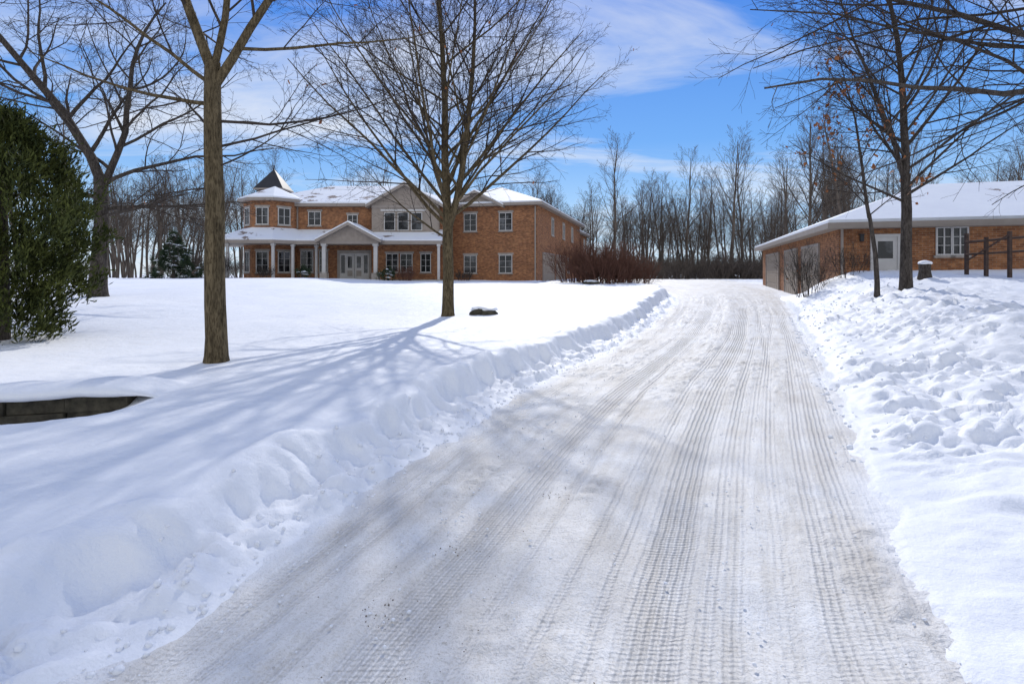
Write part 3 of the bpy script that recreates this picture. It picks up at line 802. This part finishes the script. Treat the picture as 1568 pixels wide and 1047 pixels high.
for u in (-.15,-8.45): box(H['downspouts'],WF,u-.05,u+.05,.0,.1,G,7.1)
box(H['downspouts'],FR,-17.0,-16.9,0,.1,5.3,7.1)
H.done({k: mats[k] for k in H.p})

# ------------------------------------------------------------------ garage
Gg = Bld("brick_garage"); Z0g=.2
tg = math.radians(16.3); gx,gy=12.65,22.0
GW = lambda x,y,z: (gx+x*math.cos(tg)+y*math.sin(tg), gy-x*math.sin(tg)+y*math.cos(tg), z)
GF = lambda u,o,z: GW(u,-o,z)
GS = lambda u,o,z: GW(-o,u,z)
box(Gg['brick_walls'],GW,0,16,0,8.4,Z0g,3.50)
box(Gg['brick_walls'],GW,0.01,8.4,8.401,20.8,Z0g,3.50)
roof(Gg,GW,0,16,0,8.4,3.66,1.85,'x',.5)
roof(Gg,GW,0.01,8.4,.0,20.8,3.662,1.85,'y',.5,ia=9)
gdoor(Gg,GS,3.2,6.6,.5,2.95); gdoor(Gg,GS,8.0,11.4,.5,2.95); gdoor(Gg,GS,13.6,18.6,.5,2.95)
window(Gg,GF,3.45,2.45,.42,.95,2,3); window(Gg,GF,3.95,2.45,.42,.95,2,3); window(Gg,GF,9,2.45,.9,.95,2,3)
box(Gg['front_door'],GF,1.15,1.95,.003,.05,1.1,3.10)
box(Gg['front_door'],GF,1.05,1.15,.0,.09,1.1,3.22); box(Gg['front_door'],GF,1.95,2.05,.0,.09,1.1,3.22); box(Gg['front_door'],GF,1.15,1.95,.0,.09,3.103,3.22)
Gg['window_glass'].poly([GF(1.3,.055,2.3),GF(1.8,.055,2.3),GF(1.8,.055,2.95),GF(1.3,.055,2.95)])
for u in (.75,2.3,):
    box(Gg['lamps'],GF,u-.06,u+.06,.02,.16,2.95,3.2); box(Gg['lamps'],GF,u-.09,u+.09,.0,.19,3.203,3.24)
box(Gg['downspouts'],GF,.05,.13,.0,.09,Z0g,3.44)
gm = dict(mats); gm['roof_snow'] = M_roofsnow2
Gg.done({k: gm[k] for k in Gg.p})

# ------------------------------------------------------------------ wooden fence frame near the garage
Fn = Bld("wooden_fence")
def beam(mb,a,b,r):
    tb=TB(); tube(tb,[a,b],[r,r],6)
    for f in tb.f: mb.poly([tb.v[i] for i in f])
for i,(px,Yd,top) in enumerate(((1480,18.8,3.05),(1510,18.3,2.9),(1546,17.8,3.05),(1600,17.2,3.0))):
    x=at_px(px,Yd); box(Fn['posts'],lambda u,o,z,x=x,Yd=Yd:(x+u,Yd+o,z),-.045,.045,-.045,.045,1.2,top)
p0=(at_px(1474,18.85),18.72,2.75); p1=(at_px(1610,17.1),17.0,2.9)
beam(Fn['rails'],p0,p1,.04); beam(Fn['rails'],(p0[0],p0[1],2.35),(p1[0],p1[1],2.45),.035)
beam(Fn['rails'],(at_px(1480,18.7),18.68,2.15),(at_px(1546,17.7),17.7,2.95),.03)
Fn.done({'posts':M_wood,'rails':M_wood})
def blob(name, x, y, z, sx, sy, sz, mat, seed, amp=.25, sub=3, cap=None):
    import bmesh
    bm=bmesh.new(); bmesh.ops.create_icosphere(bm,subdivisions=sub,radius=1)
    g=random.Random(seed); ph=[g.uniform(0,6) for _ in range(6)]
    for v in bm.verts:
        c=v.co; k=1+amp*(math.sin(c.x*3+ph[0])*math.sin(c.y*3.3+ph[1])+.5*math.sin(c.z*6+ph[2])*math.sin(c.x*7+ph[3]))
        v.co=Vector((c.x*sx*k,c.y*sy*k,c.z*sz*k))
    me=bpy.data.meshes.new(name); bm.to_mesh(me)
    me.materials.append(mat)
    if cap:
        me.materials.append(cap)
        for p in me.polygons:
            if p.normal.z>.8 and p.center.z>sz*.45: p.material_index=1
    for p in me.polygons: p.use_smooth=True
    o=bpy.data.objects.new(name,me); scene.collection.objects.link(o); o.location=(x,y,z); return o
tb=TB(); x,y=at_px(1416,17.8),17.8; zz=hz(x,y)
tube(tb,[(x,y,zz-.2),(x,y,zz),(x,y,zz+.2),(x,y,zz+.42),(x,y,zz+.44)],[.22,.20,.16,.17,.01],12)
st=mesh_from("tree_stump",tb.v,tb.f,(M_bark2,),smooth=False)
cp=blob("snow_cap",0,0,0,.19,.19,.08,M_snow,4,.1); cp.location=(x,y,zz+.46); cp.parent=st
bx_=at_px(740,16.2); bz_=hz(bx_,16.2)
bl_=blob("boulder",bx_,16.2,bz_-.02,.42,.28,.20,M_stone,2,.12,4)
c_=blob("snow_cap",0,0,0,.40,.28,.08,M_snow,9,.15,4); c_.parent=bl_; c_.location=(0.03,.07,.165)
blob("boulder",at_px(905,34),34,hz(at_px(905,34),34)+.02,.5,.4,.24,M_stone,8,.12,3,M_snow)
Rw = Bld("stone_retaining_wall")
g=random.Random(4); xx=-4.35
while xx>-12:
    L=g.uniform(.5,.9); x1=xx-L
    for (za,zb2) in ((-.35,-.02),(-.015,.17),(.175,.35)):
        x0_,x1_=xx-g.uniform(0,.012),x1+g.uniform(.005,.02); o=g.uniform(-.025,.025)
        F=lambda u,oo_,z: (u, 6.55+(u+4.2)*.28+oo_, z)
        box(Rw['stones'],F,x1_,x0_,-.06+o,.3,za,zb2+g.uniform(-.004,0))
    xx=x1
us=np.linspace(-12,-3.85,110); prof=[(-.08,.33),(-.15,.36),(-.15,.41),(-.08,.45),(.05,.475),(.22,.485),(.45,.465),(.7,.37)]
V=[];F_=[]
for i,u in enumerate(us):
    k=float(sstep(-3.85,-4.5,u)); nn_=float(fbm(np.array([u*1.6]),np.array([0.3]),9,3)[0])
    for (o,z) in prof:
        V.append((u,6.55+(u+4.2)*.28+o+(.07*nn_ if o<0 else 0), .28+(z-.28)*k+.05*nn_*k+.035*float(sstep(-5.5,-4.2,u))*k))
m_=len(prof)
for i in range(len(us)-1):
    for j in range(m_-1): F_.append((i*m_+j,(i+1)*m_+j,(i+1)*m_+j+1,i*m_+j+1))
sc_=mesh_from("snow_cap",V,F_,(M_snow,),smooth=True); sc_.parent=Rw.root
Rw.done({'stones':M_stone})

# ------------------------------------------------------------------ gravel / dirt crumbs on the lane, snow clods
def crumbs(name, pts, mat, seed, flat=.6):
    import bmesh
    g=random.Random(seed); V=[]; F=[]
    bm=bmesh.new(); bmesh.ops.create_icosphere(bm,subdivisions=1,radius=1); bv=[v.co.copy() for v in bm.verts]; bf=[[v.index for v in f.verts] for f in bm.faces]
    for (x,y,z,r) in pts:
        i=len(V); a=g.uniform(0,6.28); ca,sa=math.cos(a),math.sin(a); e=g.uniform(.6,1)
        for c in bv:
            k=g.uniform(.75,1.2); px,py=c.x*r*k,c.y*r*k*e
            V.append((x+px*ca-py*sa,y+px*sa+py*ca,z+c.z*r*k*flat))
        F+=[tuple(i+j for j in f) for f in bf]
    return mesh_from(name,V,F,(mat,),smooth=(mat is M_snow))
g=random.Random(3); pts=[]
for _ in range(300):
    y=1.8+g.random()**1.6*12; t=g.gauss(.38,.10) if g.random()<.6 else g.uniform(.05,.95)
    if not .02<t<.98: continue
    a,b2=float(xl(y)),float(xr(y)); x=a+(b2-a)*t
    r=g.uniform(.002,.0045) if g.random()<.97 else g.uniform(.005,.008)
    pts.append((x,y,float(zd(y))+.003,r))
for (cx,cy,n) in ((at_px(845,4.3),4.3,30),(at_px(705,3.45),3.45,18),(at_px(585,2.85),2.85,24),(at_px(905,5.4),5.4,10)):
    for _ in range(n): pts.append((cx+g.gauss(0,.08),cy+g.gauss(0,.08),float(zd(cy))+.004,g.uniform(.002,.006)))
crumbs("gravel",pts,M_dirt,1)
pts=[]
for _ in range(600):
    y=1.6+g.random()**1.2*18; d=abs(g.gauss(0,.28))
    x=float(xl(y))-d+.15; pts.append((x,y,hz(x,y)+.003,g.uniform(.008,.03)))
for _ in range(600):
    y=5.0+g.random()*14; d=g.random()**1.4*4-.3
    x=float(xr(y))+d; pts.append((x,y,max(hz(x,y),float(zd(y))),g.uniform(.010,.045)))
for _ in range(1000):
    y=1.7+g.random()**1.5*14; t=g.choice((.05,.22,.47,.72,.95))+g.gauss(0,.05)
    a,b2=float(xl(y)),float(xr(y)); x=a+(b2-a)*t; pts.append((x,y,float(zd(y))+.006,g.uniform(.003,.013)))
crumbs("snow_clods",pts,M_snow,2,.7)

# ------------------------------------------------------------------ camera, sun, sky
cam = bpy.data.cameras.new("camera"); co = bpy.data.objects.new("camera", cam); scene.collection.objects.link(co)
co.location=(0,0,CAMH); co.rotation_euler=(math.radians(90),0,0)
cam.sensor_width=36; cam.lens=20; cam.shift_y=-.066; cam.clip_end=3000; cam.clip_start=.05
scene.camera=co
el=math.radians(34); az=math.radians(5)
sd=Vector((math.sin(az)*math.cos(el),math.cos(az)*math.cos(el),math.sin(el)))
sun=bpy.data.lights.new("sun",'SUN'); sun.energy=3.1; sun.angle=math.radians(.8); sun.color=(1,.96,.895)
so=bpy.data.objects.new("sun",sun); scene.collection.objects.link(so); so.rotation_euler=sd.to_track_quat('Z','Y').to_euler()
w=bpy.data.worlds.new("World"); scene.world=w; w.use_nodes=True; nt=w.node_tree
bg=nt.nodes["Background"]; bg.inputs[1].default_value=.13
sk=nt.nodes.new("ShaderNodeTexSky"); sk.sky_type='NISHITA'; sk.sun_disc=False; sk.sun_elevation=el; sk.sun_rotation=az
sk.air_density=1.0; sk.dust_density=.1; sk.ozone_density=4.0
tc=nt.nodes.new("ShaderNodeTexCoord"); sep=nt.nodes.new("ShaderNodeSeparateXYZ"); nt.links.new(tc.outputs["Generated"],sep.inputs[0])
K=1/.13
grd=ramp(nt,sep.outputs[2],[(0.0,(.58,.75,.94)),(.09,(.40,.64,.94)),(.22,(.135,.39,.90)),(.42,(.05,.235,.82)),(1.0,(.045,.19,.66))]).outputs[0]
grs=nt.nodes.new("ShaderNodeVectorMath"); grs.operation='SCALE'; nt.links.new(grd,grs.inputs[0]); grs.inputs["Scale"].default_value=K
skym=mixc(nt,.84,sk.outputs[0],grs.outputs[0])
zz_=math_n(nt,'ADD',math_n(nt,'MAXIMUM',sep.outputs[2],0.0),.14)
cx=math_n(nt,'DIVIDE',sep.outputs[0],zz_); cy=math_n(nt,'DIVIDE',sep.outputs[1],zz_)
cb=nt.nodes.new("ShaderNodeCombineXYZ"); nt.links.new(cx,cb.inputs[0]); nt.links.new(cy,cb.inputs[1])
mp=nt.nodes.new("ShaderNodeMapping"); mp.inputs["Rotation"].default_value=(0,0,.45); mp.inputs["Scale"].default_value=(.5,1.3,1); mp.inputs["Location"].default_value=(3.2,1.1,0); nt.links.new(cb.outputs[0],mp.inputs[0])
cn=noise_node(nt,.9,9,.60,mp.outputs[0]); cn.inputs["Distortion"].default_value=.7
back_fill=math_n(nt,'MULTIPLY',math_n(nt,'SUBTRACT',.35,sep.outputs[1]),.28)  # extra unseen cloud cover behind the camera, added to fill the shade
back_fill=math_n(nt,'MAXIMUM',back_fill,0.0)
cf=math_n(nt,'ADD',cn.outputs[0],back_fill)
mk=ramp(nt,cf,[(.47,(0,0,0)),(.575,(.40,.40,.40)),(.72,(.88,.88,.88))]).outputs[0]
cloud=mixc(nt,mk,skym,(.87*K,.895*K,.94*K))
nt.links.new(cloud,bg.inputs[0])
scene.view_settings.view_transform='Standard'; scene.view_settings.look='None'; scene.view_settings.exposure=0
